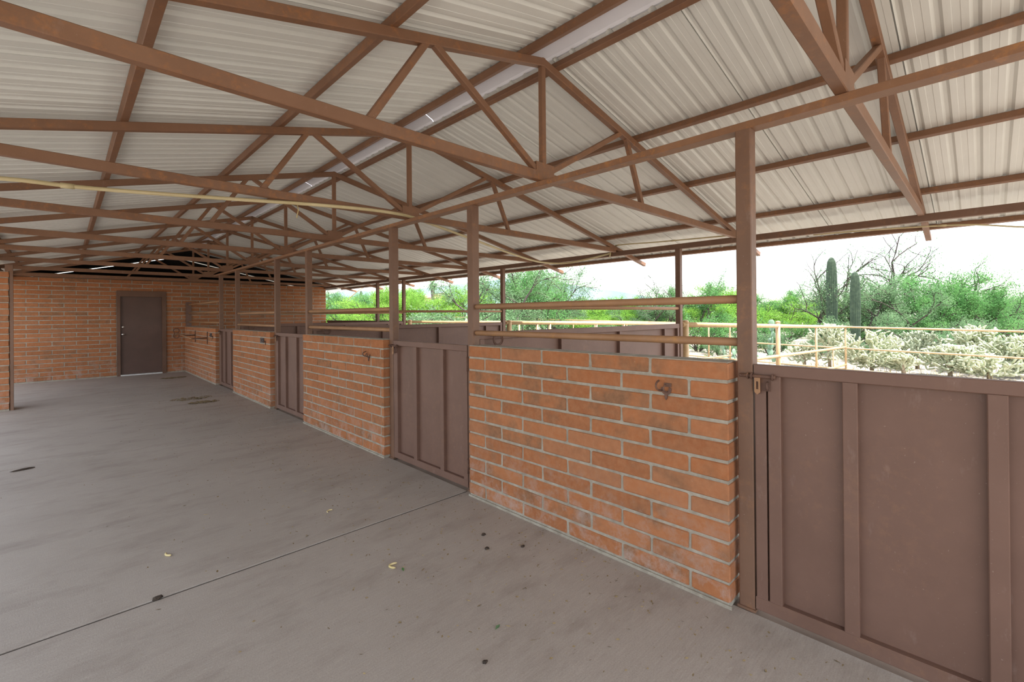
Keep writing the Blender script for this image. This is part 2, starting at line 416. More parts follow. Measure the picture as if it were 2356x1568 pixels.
def half_wall(y0, y1, off0, off1, label):
    """brick half wall along +y; local x runs from the far end toward the camera"""
    o = thing('brick_half_wall', label, 'wall', (XW, y1, 0), -PI/2)     # local x -> -y, local y -> +x
    L = y1-y0; T = 0.15
    lay(o, L, 12, T, off0, off1)
    r = 0.006; e = JT/2+0.006
    MB().box(e, L-e, r, T-r, 0, 0.02+12*BH-0.004).build('mortar', 'mortar', o)
    MB().box(0.0, L, -0.003, 0.004, 0, 0.016).build('mortar_footing', 'mortar', o)
    return o
half_wall(0.872, 2.915, 0.204, 0.39, 'orange brick half wall with iron tie hook, fourth from the back wall')
half_wall(4.287, 6.515, 0.12, 0.32, 'orange brick half wall with iron hook, third from the back wall')
half_wall(7.905, 10.165, 0.19, 0.39, 'orange brick half wall with hook over a dark block, second from the back wall')
half_wall(11.56, YB-0.004, 0.16, 0.36, 'orange brick half wall with saddle rack, butting the back wall')

# back wall with a door opening
BX0, BX1 = -1.62, 6.104
bw = thing('wall_back', 'orange brick back wall with a brown door', 'wall', (BX0, YB, 0), 0, kind='structure')
DX0, DX1, DZ = 0.932-BX0, 1.911-BX0, 2.13
def door_skip(a, b, z0, z1, clip=False):
    if z0 > DZ-0.03: return None if clip else False
    if not clip: return a >= DX0-0.01 and b <= DX1+0.01
    if a < DX0 < b: return (a, DX0)
    if a < DX1 < b: return (DX1, b)
    return None
lay(bw, BX1-BX0, 24, 0.16, 0.2, 0.4, 0.02, door_skip, lambda x, z: (x+BX0 > -0.75 and x+BX0 < 2.42) or (x+BX0 >= 2.42 and z > 1.15))
m = MB(); r = 0.006; HW = 0.02+24*BH
m.box(r, DX0, r, 0.16-r, 0, HW-0.004); m.box(DX1, BX1-BX0-r, r, 0.16-r, 0, HW-0.004); m.box(DX0, DX1, r, 0.16-r, DZ, HW-0.004)
m.build('mortar', 'mortar', bw)
m = MB(); m.box(0, DX0, -0.004, 0.004, 0, 0.018); m.box(DX1, BX1-BX0, -0.004, 0.004, 0, 0.018); m.build('mortar_footing', 'mortar', bw)
# door 1
dr = thing('door_1', 'brown steel door with chrome knob in the back wall', 'door', (0.932, YB, 0), 0, kind='structure')
m = MB(); W_ = 0.979
m.box(0, 0.066, -0.03, 0.14, 0, DZ); m.box(W_-0.084, W_, -0.03, 0.14, 0, DZ); m.box(0.066, W_-0.084, -0.03, 0.14, 1.985, DZ)
m.build('door_frame', simple('frame_paint', (0.135, 0.072, 0.046), (0.16, 0.088, 0.058), 3, 0.55), dr)
lf = MB().box(0.069, W_-0.087, 0.028, 0.07, 0.035, 1.982).build('door_leaf', 'door', dr)
MB().lathe([(0.030, -0.004), (0.030, 0.004), (0.012, 0.008), (0.012, 0.03), (0.024, 0.034), (0.029, 0.05), (0.022, 0.064), (0.004, 0.068)], (0, 0, 0), 14, 'y').build('knob', 'chrome', lf, (0.115, 0.026, 1.04)).scale = (1, -1, 1)
MB().lathe([(0.030, -0.004), (0.030, 0.008), (0.026, 0.016), (0.012, 0.02)], (0, 0, 0), 14, 'y').build('deadbolt', 'chrome', lf, (0.115, 0.026, 1.222)).scale = (1, -1, 1)
MB().box(0.066, W_-0.084, -0.035, 0.08, 0, 0.03).build('threshold', 'sill', dr)
# steel plate on top of the back wall
tag(MB().bar((-1.6, YB+0.03, HW+0.03), (4.2, YB+0.03, HW+0.03), 0.09, 0.055).build('trim_1', 'truss'), 'brown steel beam along the top of the back wall', 'beam', kind='structure')
# dark tack-room attic behind the wall
at = thing('wall_gable', 'dark boarded gable closing the attic behind the back wall', 'wall', (0, 0, 0), 0, kind='structure')
YG = 17.3
def gable(gap): 
    m = MB(); pts = [(-1.6, 0), (6.1, 0), (6.1, zc(6.1)+0.07-gap), (XR, zc(XR)+0.07-gap), (-0.2, zc(-0.2)+0.07-gap), (-1.6, zc(-1.6)+0.07)]
    n = len(pts); m.add([(x, y, z) for y in (YG, YG+0.04) for x, z in pts], [tuple(range(n)), tuple(range(2*n-1, n-1, -1))] + [(i, n+i, n+(i+1) % n, (i+1) % n) for i in range(n)])
    return m
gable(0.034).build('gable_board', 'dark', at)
m = MB(); m.box(-1.62, -1.56, YB+0.16, YG, 0, 2.25); m.box(6.05, 6.104, YB+0.16, YG, 0, 2.44); m.build('side_board', 'dark', at)
m = MB()
for xa, xb in ((-1.5, XR), (XR, 6.6)):
    y0, y1 = YB+0.25, YG-0.03
    m.add([(xa, y0, zc(xa)+0.055), (xb, y0, zc(xb)+0.055), (xb, y1, zc(xb)+0.055), (xa, y1, zc(xa)+0.055),
           (xa, y0, zc(xa)+0.065), (xb, y0, zc(xb)+0.065), (xb, y1, zc(xb)+0.065), (xa, y1, zc(xa)+0.065)],
          [(0, 3, 2, 1), (4, 5, 6, 7), (0, 1, 5, 4), (1, 2, 6, 5), (2, 3, 7, 6), (3, 0, 4, 7)])
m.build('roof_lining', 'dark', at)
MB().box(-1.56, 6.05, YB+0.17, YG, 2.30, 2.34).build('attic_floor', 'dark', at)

# brick pillar on the open aisle side
pl = thing('brick_pillar', 'square orange brick pillar with a brown steel edge on the open side of the aisle', 'pillar', (-1.02, 10.83, 0))
rs = random.Random(5)
for r in range(22):
    z = 0.02+r*BH+BH/2
    if r % 2 == 0: lay_ = [((0.2035, 0.1), 0), ((0.2035, 0.305), 0)]
    else: lay_ = [((0.1, 0.2035), 1), ((0.305, 0.2035), 1)]
    for (px, py), rot in lay_:
        o = link('brick', brick_mesh(BL-JT, 0.2, rs.randrange(5)), pl, (px, py, z)); o.rotation_euler = (0, 0, rot*PI/2)
MB().box(0.008, 0.399, 0.012, 0.395, 0, 0.02+22*BH).build('mortar', 'mortar', pl)
m = MB(); m.bar((0.43, 0.03, 0), (0.43, 0.03, 2.31), 0.035, 0.06, (0, 1, 0)); m.box(0.36, 0.448, -0.01, 0.06, 2.205, 2.31); m.build('steel_edge', 'post', pl)

# ------------------------------------------------------------------ roof: trusses, purlins, sheets
tr0 = thing('roof_truss', '', 'truss', (0, 0, 0))
tw, cw = 0.040, 0.056
ZB = 2.418; XL, XH = -0.86, 5.99
def tbar(a, b, wd, ht, nm):
    return MB().bar((a[0], 0, a[1]), (b[0], 0, b[1]), wd, ht, (0, 0, 1) if abs(a[0]-b[0]) > 0.01 else (1, 0, 0), 0.004).build(nm, 'truss', tr0)
tbar((XL, ZB), (XR+0.03, ZB), 0.050, 0.066, 'bottom_chord')
tbar((XR+0.03, ZB), (XH, ZB), 0.050, 0.066, 'bottom_chord')
tbar((XL-0.55, zc(XL-0.55)), (XR+0.015, ZR+0.004), 0.050, cw, 'top_chord')
tbar((XR-0.015, ZR+0.003), (6.86, zc(6.86)), 0.050, cw, 'top_chord')
for a, b in [((1.10, ZB+0.02), (1.45, zc(1.45)-0.01)), ((1.50, zc(1.50)-0.01), (2.345, 2.455)), ((2.50, 2.475), (3.40, zc(3.40)-0.02)), ((3.50, zc(3.50)-0.01), (3.755, ZB+0.02))]:
    tbar(a, b, tw, tw, 'web')
tbar((XR, ZB+0.02), (XR, ZR-0.02), tw, tw, 'king_post')
nb = MB().box(2.325, 2.51, -0.0245, 0.0245, ZB+0.03, ZB+0.092).build('node_block', 'truss', tr0)
MB().box(2.322, 2.3262, -0.018, 0.018, ZB+0.037, ZB+0.078).build('hollow', 'hole', nb)  # solid dark plate painting the shade of an open tube end
TY = [0.42+1.762*i for i in range(9)]
ordn = ['first', 'second', 'third', 'fourth', 'fifth', 'sixth', 'seventh', 'eighth', 'ninth', 'tenth', 'eleventh', 'twelfth']
for i, y in enumerate(TY):
    o = tr0 if i == 0 else copy_tree(tr0)
    o.location = (0, y, 0)
    k = len(TY)-1-i
    o['label'] = 'rusty brown steel roof truss, %s from the back wall' % ordn[k]; o['group'] = 'roof trusses over the aisle and stalls'
Y0, Y1 = -2.4, 17.25
PXR = [2.56, 3.65, 4.65, 5.70, 6.665]; PXL = [2.25, 1.235, 0.28, -0.625, -1.36]
ph = 0.050
for side, arr in (('stall', PXR), ('aisle', PXL)):
    for k, x in enumerate(arr):
        s = SLR if side == 'stall' else -SLL
        z = zc(x)+cw/2+ph/2-0.001
        upv = Vector((s, 0, 1)).normalized()
        p = thing('purlin', '', 'purlin', (x, Y0, z))
        o = MB().bar((x, Y0, z), (x, YB+0.1, z), 0.045, ph, upv, 0.003).build('purlin', 'truss')
        C.objects.unlink(p) if p.name in C.objects else None
        bpy.data.objects.remove(p)
        o.name = 'purlin'
        tag(o, 'long brown steel purlin, %s from the ridge on the %s side' % (ordn[k], side), 'purlin', 'purlins carrying the roof sheets')
# corrugated sheets
ce = thing('ceiling', 'off-white ribbed sheet metal roof seen from below', 'ceiling', (0, 0, 0), 0, kind='structure')
RP = 0.1525; NR = 6; SW = RP*NR
def sheet_mesh(xa, xb, slope_z, nm):
    prof = [(-0.035, 0.014), (-0.001, 0.014)]
    for r in range(NR):
        y = r*RP
        prof += [(y, 0), (y+0.032, 0), (y+0.034, 0.0018), (y+0.068, 0.0018), (y+0.070, 0), (y+0.102, 0), (y+0.118, 0.015), (y+0.137, 0.015)]
    prof[-2:] = [(SW-0.034, 0.015), (SW-0.019, 0.015)]; prof += [(SW-0.0085, 0)]
    n = len(prof); vs = []
    for x in (xa, xb):
        z = slope_z(x)
        for y, h in prof: vs.append((x, y, z+h))
    me = MB().add(vs, [(i, i+1, n+i+1, n+i) for i in range(n-1)]).mesh(nm, M['roof']); return me
base = cw/2+ph
mR = sheet_mesh(2.52, 6.74, lambda x: zc(x)+base, 'roof_sheet'); mL = sheet_mesh(2.295, -1.48, lambda x: zc(x)+base, 'roof_sheet')
y = Y0; k = 0
while y < Y1:
    link('roof_sheet', mR, ce, (0, y, 0.002*(k % 2))); link('roof_sheet', mL, ce, (0, y+0.05, 0.002*(k % 2)))
    y += SW; k += 1
# ridge cap in lengths
zz = ZR+base
for y in np.arange(Y0, Y1, 3.05):
    prof = [(2.10, zc(2.10)+base+0.026), (2.29, zc(2.29)+base+0.028), (2.30, zc(2.30)+base+0.045), (2.375, zz+0.052), (2.415, zz+0.058), (2.455, zz+0.052), (2.53, zc(2.53)+base+0.045), (2.54, zc(2.54)+base+0.028), (2.74, zc(2.74)+base+0.026)]
    n = len(prof); m = MB(); ye = min(y+3.06, Y1)
    m.add([(x, yy, z) for yy in (y, ye) for x, z in prof], [(i, i+1, n+i+1, n+i) for i in range(n-1)]); m.build('ridge_cap', 'cap', ce)
# header over the stall fronts, eave beams
hd = MB().bar((XP+0.002, -2.4, 2.366), (XP+0.002, 12.0, 2.366), 0.082, 0.036, (0, 0, 1), 0.003).build('header_beam', 'header')
tag(hd, 'long rusty steel header beam over the stall-front posts', 'beam')
tag(MB().bar((XE, -2.4, 2.370), (XE, YB-0.02, 2.370), 0.07, 0.072, (0, 0, 1), 0.004).build('eave_beam', 'post'), 'dark brown eave beam along the open paddock side', 'beam')
tag(MB().bar((XL, -2.4, 2.348), (XL, YB-0.02, 2.348), 0.07, 0.072, (0, 0, 1), 0.004).build('eave_beam', 'post'), 'brown eave beam on the open aisle side above the brick pillar', 'beam')

# ------------------------------------------------------------------ stall-front posts, rails
PW = 0.072
def post(x, yc, z1, label, name='steel_post', h0=0.0, base=False, grp='stall-front posts'):
    o = MB().bar((x, yc, h0), (x, yc, z1), PW, PW, (1, 0, 0), 0.004)
    if base: o.box(x-0.045, x+0.045, yc-0.042, yc+0.042, 0, 0.012)
    o = o.build(name, 'post'); return tag(o, label, 'post', grp)
PY = [0.824, 2.961, 4.247, 6.549, 7.865, 10.204, 11.522]
lab = ['near end of fourth half wall from back wall', 'far end of fourth half wall from back wall',
       'near end of third half wall from back wall', 'far end of third half wall from back wall',
       'near end of second half wall from back wall', 'far end of second half wall from back wall', 'near end of the saddle rack half wall']
for y, l in zip(PY, lab): post(XP, y, 2.349, 'brown steel post at '+l, base=True)
wp = MB().box(2.335, 2.46, YB-0.03, YB-0.002, 1.215, 1.86).build('wall_plate', 'gate')
tag(wp, 'short dark upright plate on the back wall holding three pipe rails', 'plate')
def rail(ya, yb, z, label, grp, r=0.0212, x=XP):
    a, b = ya, yb
    m = MB().tube([(x, a, z), (x, a+0.006, z), (x, b-0.006, z), (x, b, z)], [r*0.8, r, r, r*0.8], 12)
    tag(m.build('pipe_rail', 'rail'), label, 'rail', grp)
names = ['fourth', 'third', 'second']
for k, (i, j) in enumerate(((0, 1), (2, 3), (4, 5))):
    for z, n in ((1.517, 'upper'), (1.303, 'lower')):
        rail(PY[i]+PW/2, PY[j]-PW/2, z, '%s round pipe rail above the %s half wall from back wall' % (n, names[k]), 'pipe rails over the half walls')
for z, n in ((1.793, 'top'), (1.561, 'middle'), (1.329, 'bottom')):
    rail(PY[6]+PW/2, YB-0.03, z, '%s round pipe rail above the half wall with the saddle rack' % n, 'pipe rails over the half walls')

# ------------------------------------------------------------------ gates
GX = 2.376; GT = 0.042
def stall_gate(y0, y1, bars, label, dbl=False, detail=True):
    """sheet-steel gate from y0 (hinge side, toward the camera) to y1 (latch side)"""
    g = thing('stall_gate', label, 'gate', (GX, y1, 0), -PI/2, 'stall gates')     # local x toward the camera, y into the stall
    W = y1-y0; zt = 1.199
    MB().bar((0, GT/2, zt-0.026), (W, GT/2, zt-0.026), GT, 0.052, (0, 0, 1), 0.003).build('top_rail', 'gate', g)
    MB().bar((0, GT/2, 0.048), (W, GT/2, 0.048), GT, 0.062, (0, 0, 1), 0.003).build('bottom_rail', 'gate', g)
    st = [0.028, 0.088] if dbl else [0.036]
    sw = [0.050, 0.055] if dbl else [0.072]
    st.append(W-0.03); sw.append(0.056)
    for x, w_ in zip(st, sw):
        MB().bar((x, GT/2, 0.079), (x, GT/2, zt-0.052), w_, GT, (0, 1, 0), 0.003).build('stile', 'gate', g)
    for yb in bars:
        x = y1-yb
        MB().bar((x, GT/2, 0.079), (x, GT/2, zt-0.052), 0.054, GT, (0, 1, 0), 0.003).build('mullion', 'gate', g)
    MB().box(0.004, W-0.004, 0.033, 0.037, 0.05, zt-0.03).build('sheet_panel', 'gate', g)
    for z in (0.20, 1.045):
        MB().tube([(W+0.010, -0.004, z-0.06), (W+0.010, -0.004, z+0.06)], 0.010, 10).build('hinge', 'iron', g)
    # slide-bolt latch with hasp
    lp = MB().box(0.004, 0.075, -0.004, 0.0, 1.075, 1.135).build('latch_plate', 'iron', g)
    zb = 1.145
    MB().tube([(-0.062, -0.015, zb), (-0.06, -0.015, zb), (0.098, -0.015, zb), (0.10, -0.015, zb)], [0.005, 0.0085, 0.0085, 0.005], 10).build('bolt', 'iron', lp)
    for x in (-0.022, -0.004, 0.088):
        MB().tube([(x, -0.015+0.0135*math.cos(a), zb+0.0135*math.sin(a)) for a in np.linspace(0, 2*PI, 13)[:-1]], 0.0038, 6, closed=True).build('bolt_loop', 'iron', lp)
    m = MB()
    hx0, hx1, hz0, hz1 = 0.008, 0.034, zb-0.075, zb-0.006
    for a, b in (((hx0, hz0), (hx0+0.008, hz1)), ((hx1-0.008, hz0), (hx1, hz1)), ((hx0+0.008, hz1-0.018), (hx1-0.008, hz1)), ((hx0+0.008, hz0), (hx1-0.008, hz0+0.014))):
        m.box(a[0], b[0], -0.020, -0.016, a[1], b[1])
    m.add([(hx0, -0.020, hz0), (hx1, -0.020, hz0), ((hx0+hx1)/2, -0.020, hz0-0.012), (hx0, -0.016, hz0), (hx1, -0.016, hz0), ((hx0+hx1)/2, -0.016, hz0-0.012)],
          [(0, 2, 1), (3, 4, 5), (0, 3, 5, 2), (1, 2, 5, 4), (0, 1, 4, 3)])
    m.build('hasp', 'rail', lp)
    MB().tube([(0.063+0.0*math.cos(a), -0.010+0.010*math.cos(a), zb-0.045+0.019*math.sin(a)) for a in np.linspace(0, 2*PI, 13)[:-1]], 0.0042, 6, closed=True).build('staple', 'iron', lp)
    return g
stall_gate(-0.36, 0.783, [0.402, -0.034], 'brown sheet steel stall gate with doubled latch stile beside the fourth half wall', True)
stall_gate(3.008, 4.205, [3.811, 3.377], 'brown sheet steel stall gate between third and fourth half walls from back wall')
stall_gate(6.600, 7.822, [7.43, 6.97], 'brown sheet steel stall gate between second and third half walls from back wall')
stall_gate(10.25, 11.480, [11.08, 10.62], 'brown sheet steel stall gate beside the half wall with the saddle rack')

# ------------------------------------------------------------------ partitions between stalls, eave posts
def partition(yc, label):
    x0, x1, zt = XP+PW/2+0.004, XE-PW/2-0.004, 1.305
    p = thing('stall_partition', label, 'partition', (x0, yc, 0), 0, 'sheet steel partitions between stalls')
    W = x1-x0
    MB().bar((0, 0, zt-0.03), (W, 0, zt-0.03), 0.05, 0.06, (0, 0, 1), 0.003).build('top_rail', 'gate', p)
    MB().bar((0, 0, 0.06), (W, 0, 0.06), 0.05, 0.06, (0, 0, 1), 0.003).build('bottom_rail', 'gate', p)
    for x in (0.03, W-0.03): MB().bar((x, 0, 0.09), (x, 0, zt-0.06), 0.05, 0.05, (0, 1, 0), 0.003).build('stile', 'gate', p)
    for xx in (3.53, 4.57, 5.63):
        MB().bar((xx-x0, 0, 0.09), (xx-x0, 0, zt-0.06), 0.052, 0.05, (0, 1, 0), 0.003).build('mullion', 'gate', p)
    MB().box(0.01, W-0.01, 0.014, 0.018, 0.06, zt-0.03).build('sheet_panel', 'gate', p)
    return p
PYS = [2.961, 6.549, 10.204]
nm3 = ['nearest', 'middle', 'farthest']
for k, y in enumerate(PYS):
    lb = ['beside %s half wall from back wall' % q for q in ('fourth', 'third', 'second')][k]
    partition(y, 'brown sheet steel stall partition '+lb)
    m = MB().tube([(XP+PW/2, y, 1.516), (XE-PW/2-0.006, y, 1.516), (XE-PW/2+0.012, y-0.0, 1.516)], [0.02, 0.02, 0.014], 12)
    tag(m.build('pipe_rail', 'rail'), 'round pipe rail over the stall partition '+lb, 'rail', 'pipe rails over the partitions')
    post(XE, y, 2.334, 'brown eave post at outer end of partition '+lb, 'eave_post', -0.1, grp='eave posts on the paddock side')
post(XE, 11.55, 2.334, 'brown eave post next to the back wall on the paddock side', 'eave_post', -0.1, grp='eave posts on the paddock side')
# low sheet panel closing the farthest stall toward the paddock
fp = thing('paddock_panel', 'low brown sheet steel panel closing the last stall toward the paddock', 'panel', (XE+0.066, 10.25, 0), PI/2)
MB().bar((0, 0, 1.29), (4.8, 0, 1.29), 0.05, 0.05).build('top_rail', 'gate', fp)
MB().box(0, 4.8, -0.004, 0.004, 0.04, 1.27).build('sheet_panel', 'gate', fp)
# feed hoops on the partitions
for y, lb in ((2.961, 'fourth'), (6.549, 'third'), (10.204, 'second')):
    h = thing('bucket_hoop', 'metal bucket hoop on partition beside %s half wall from back wall' % lb, 'hoop', (2.63, y-0.03, 1.24), 0, 'bucket hoops on the partitions')
    MB().tube([(0.055*math.cos(a), -0.03-0.0*math.sin(a), 0.052*math.sin(a)) for a in np.linspace(0, 2*PI, 25)[:-1]], 0.006, 8, closed=True).build('ring', 'iron', h)
    MB().tube([(0.042*math.cos(a), -0.026, 0.040*math.sin(a)) for a in np.linspace(0, 2*PI, 25)[:-1]], 0.004, 8, closed=True).build('inner_ring', 'iron', h)
    MB().box(-0.012, 0.012, -0.034, 0.005, 0.03, 0.062).build('bracket', 'iron', h)

# ------------------------------------------------------------------ iron hooks on the half walls
def tie_hook(y, z, label, full=True):
    h = thing('tie_hook', label, 'hook', (XW-0.001, y, z), -PI/2, 'iron tie hooks on the half walls')   # local x toward camera, y into wall
    if full:
        m = MB()                     # wide crescent back plate with pointed tail
        out = [(0.030*math.cos(a), -0.004+0.030*math.sin(a)) for a in np.linspace(0.25, -PI-0.25, 20)]
        inn = [(0.016*math.cos(a), 0.002+0.017*math.sin(a)) for a in np.linspace(0.35, -PI-0.35, 20)]
        n = 20; vs = [(x, yy, zz) for yy in (-0.005, 0.0) for x, zz in out+inn]; k = 2*n
        fs = [(i, i+1, n+i+1, n+i) for i in range(n-1)] + [(k+i, k+n+i, k+n+i+1, k+i+1) for i in range(n-1)]
        fs += [(i, k+i, k+i+1, i+1) for i in range(n-1)] + [(n+i, n+i+1, k+n+i+1, k+n+i) for i in range(n-1)] + [(0, n, k+n, k), (n-1, k+n-1, k+2*n-1, 2*n-1)]
        m.add(vs, fs); m.build('back_plate', 'iron', h)
        MB().box(-0.012, 0.030, -0.005, 0, 0.010, 0.030).build('top_plate', 'iron', h)
    else:
        MB().tube([(0.028*math.cos(a), -0.006, 0.004+0.030*math.sin(a)) for a in np.linspace(0.2, -PI-0.2, 18)], 0.004, 8).build('back_plate', 'iron', h)
    m = MB(); m.add([(-0.010, -0.006, -0.026), (0.010, -0.006, -0.026), (0.006, -0.008, -0.052), (-0.006, -0.008, -0.052), (0.0, -0.006, -0.062),
                     (-0.010, 0, -0.026), (0.010, 0, -0.026), (0.006, 0, -0.052), (-0.006, 0, -0.052), (0, 0, -0.062)],
                    [(0, 1, 2, 3), (3, 2, 4), (5, 8, 7, 6), (8, 9, 7), (0, 5, 6, 1), (1, 6, 7, 2), (2, 7, 9, 4), (4, 9, 8, 3), (3, 8, 5, 0)])
    m.build('tail_tip', 'iron', h)
    arc = [(-0.026-0.0*t, -0.004-0.050*math.sin(t), -0.012+0.026*(-math.cos(t))+0.026) for t in np.linspace(0, PI*0.95, 12)]
    MB().tube([(x-0.012*i/11, yy, z_) for i, (x, yy, z_) in enumerate(arc)], 0.0052, 8).build('hook_arm', 'iron', h)
    MB().tube([(0.004, -0.004-0.036*math.sin(t), -0.016+0.020*(1-math.cos(t))) for t in np.linspace(0, PI*0.85, 10)], 0.0045, 8).build('hook_arm', 'iron', h)
    return h
tie_hook(1.203, 1.045, 'rusty iron tie hook with crescent plate on fourth half wall from back wall')
tie_hook(4.60, 1.030, 'curled iron tie hook on third half wall from back wall', False)
tie_hook(8.13, 1.055, 'dark iron tie hook on second half wall from back wall', False)
tie_hook(11.80, 1.035, 'small iron tie hook beside the saddle rack', False)
for y, z, lb in ((8.20, 1.062, 'small dark slate tile set behind the hook on the second brick half wall'), (11.9, 1.056, 'small dark tile beside the saddle rack')):
    tag(MB().box(XW-0.006, XW, y+0.0, y+0.19, z-0.04, z+0.04).build('dark_tile', simple('slate', (0.05, 0.05, 0.055), (0.08, 0.08, 0.085), 9, 0.7)), lb, 'tile')
# saddle rack with horseshoe end
sr = thing('saddle_rack', 'iron saddle rack of bent bars with horseshoes on the half wall butting the back wall', 'rack', (XW, 12.33, 0.98))
for y in (0.0, 1.34): MB().box(-0.012, -0.002, y-0.018, y+0.018, -0.135, 0.14).build('wall_bar', 'iron', sr)
MB().tube([(-0.01, 0, 0.0), (-0.30, 0.0, -0.005)], 0.013, 10).build('arm', 'iron', sr)
MB().tube([(-0.01, 1.34, 0.03), (-0.30, 1.34, 0.03)], 0.013, 10).build('arm', 'iron', sr)
MB().tube([(-0.30, -0.02, -0.005), (-0.30, 1.9, 0.075)], 0.014, 10).build('long_bar', 'rail', sr)  # lighter steel than the arms, sunlight put into its colour
for dz in (0.062, -0.062):
    MB().tube([(-0.30+0.058*math.sin(a), 1.93, 0.075+dz+0.062*math.cos(a)*(1 if dz > 0 else -1)) for a in np.linspace(-2.7, 2.7, 22)], 0.009, 8).build('horseshoe', 'iron', sr)

# ------------------------------------------------------------------ cream conduits under the roof
def conduit(pts, label, r=0.0135, clips=()):
    k = thing('conduit_pipe', label, 'conduit', tuple(pts[0]))
    o = Vector(pts[0]); P = [Vector(p)-o for p in pts]
    # smooth the polyline
    sp = []
    for i in range(len(P)-1):
        p0, p1, p2, p3 = P[max(i-1, 0)], P[i], P[i+1], P[min(i+2, len(P)-1)]
        for t in np.linspace(0, 1, 6)[:-1]:
            sp.append(0.5*((2*p1)+(p2-p0)*t+(2*p0-5*p1+4*p2-p3)*t*t+(3*p1-p0-3*p2+p3)*t*t*t))
    sp.append(P[-1])
    MB().tube(sp, r, 10).build('pipe', 'conduit', k)
    for t in clips:
        i = int(t*(len(sp)-1)); d = (sp[min(i+1, len(sp)-1)]-sp[max(i-1, 0)]).normalized()
        MB().tube([sp[i]-d*0.035, sp[i]+d*0.035], r*1.3, 10).build('coupling', 'conduit', k)
    return k
q = 1.0455
def cz(x, y, z=2.30): return (x*q, y*q, 1.45+(z-1.45)*q)
def zpt(px, py, z):
    d = ray(px, py); t = (z-CAMZ)/d.z; return Vector((0, 0, CAMZ))+d*t
conduit([(-1.0, 4.9, 2.366)]+[zpt(a, b, z) for a, b, z in ((0, 410, 2.366), (200, 432, 2.366), (500, 455, 2.366), (690, 468, 2.366), (830, 480, 2.37), (905, 490, 2.392), (950, 500, 2.404), (1000, 518, 2.404))]+[zpt(1100, 555, 2.37), zpt(1170, 581, 2.335), zpt(1240, 602, 2.30), zpt(1300, 605, 2.30), (6.01, 4.45, 2.335), (6.0, 4.04, 2.38)],
        'cream plastic conduit crossing the aisle under the truss chords', 0.0145, (0.13,))
conduit([(6.0, 4.03, 2.43), (6.0, 3.9, 2.49), (6.0, 3.2, 2.46), (6.0, 2.19, 2.425)], 'thin cream conduit running on top of the paddock-side eave beam', 0.009, (0.35, 0.75))
conduit([(6.0, 4.05, 2.33), (6.0, 4.03, 2.38), (6.0, 4.03, 2.46)], 'short upright cream conduit joining the two pipes at the eave beam', 0.011)
conduit([(6.3, 1.4, 2.36), (6.3, 0.91, 2.345), (6.3, 0.15, 2.297), (6.3, -0.271, 2.216), (6.3, -0.6, 2.17)], 'thin cream conduit sagging below the outer eave edge', 0.008, (0.45,))
wq = zpt(684, 470, 2.36)
tag(MB().tube([wq, wq+Vector((0.008, 0, -0.045)), wq+Vector((-0.006, 0, -0.11))], 0.004, 6).build('hanging_wire', 'straw'), 'short frayed tie wire hanging from the aisle conduit', 'wire')

# ------------------------------------------------------------------ pipe fences of the paddocks
def pipe(mb, a, b, r, n=8): mb.tube([a, b], r, n)
def fence(label, p0, p1, z0a, z1a, tops, r_rail, posts, stays=()):
    """rails between p0 and p1 (xy); tops = rail heights at each end relative to the given top heights"""
    f = thing('pipe_fence', label, 'fence', (p0[0], p0[1], 0), 0, 'tan pipe paddock fences')
    d = Vector((p1[0]-p0[0], p1[1]-p0[1])); L = d.length; d /= L
    def P(t, dz): return Vector((d.x*t, d.y*t, z0a+(z1a-z0a)*t/L+dz))
    for k, dz in enumerate(tops):
        MB().tube([P(0, dz), P(L, dz)], r_rail if k else r_rail*1.15, 10).build('rail', 'tan', f)
    for t, r, extra in posts:
        b = P(t, extra); gx, gy = p0[0]+b.x, p0[1]+b.y
        o = MB().tube([Vector((b.x, b.y, gz(gx, gy)-0.15)), b], r, 12).build('post', 'tan', f)
        if extra > 0: MB().lathe([(r*1.12, -0.004), (r*1.12, 0.012), (r*0.8, 0.03), (0.005, 0.038)], tuple(b), 12).build('cap', 'tan', o)
        if r > 0.035:
            for dz in tops[1:]:
                c = P(t, dz); MB().lathe([(r*1.15, -0.03), (r*1.15, 0.03)], tuple(c), 12).build('collar', 'tan', o)
    for t, a, b_ in stays:
        MB().tube([P(t, a), P(t, b_)], 0.019, 8).build('stay', 'tan', f)
    return f
CR = (17.0, 2.96); dF = (math.sin(math.radians(8)), math.cos(math.radians(8)))
fence('tan pipe fence running out from the partition beside the fourth brick half wall', (6.13, 2.96), CR, 1.29, 0.985, [0, -0.616, -1.15], 0.032, [(0.12, 0.045, 0.03), (4.29, 0.045, 0.07), (7.35, 0.026, 0), (10.86, 0.026, 0)], [(9.2, -0.616, -1.45)])
fence('tan pipe fence running out from the partition beside the third brick half wall', (6.13, 6.55), (17.5, 6.55), 1.29, 1.03, [0, -0.616, -1.15], 0.03, [(0.1, 0.05, 0.02), (0.9, 0.026, 0), (1.3, 0.03, 0), (3.0, 0.026, 0), (4.2, 0.03, 0), (7.4, 0.045, 0.04), (11.3, 0.026, 0)])
fence('tan pipe fence running out from the partition beside the second brick half wall', (6.13, 10.2), (18.0, 10.2), 1.29, 1.08, [0, -0.616, -1.15], 0.028, [(0.1, 0.05, 0.02), (4.0, 0.03, 0), (8.0, 0.03, 0), (11.8, 0.026, 0)])
p0 = (CR[0]-dF[0]*9, CR[1]-dF[1]*9); p1 = (CR[0]+dF[0]*34, CR[1]+dF[1]*34)
zs = lambda t: 0.985+0.013*t
fence('long tan pipe fence along the far side of the paddocks', p0, p1, zs(-9), zs(34), [0, -0.645, -1.29], 0.024, [(t, 0.026, 0) for t in (1.5, 9, 13.5, 17.5, 21, 25, 29, 33.5, 38)])

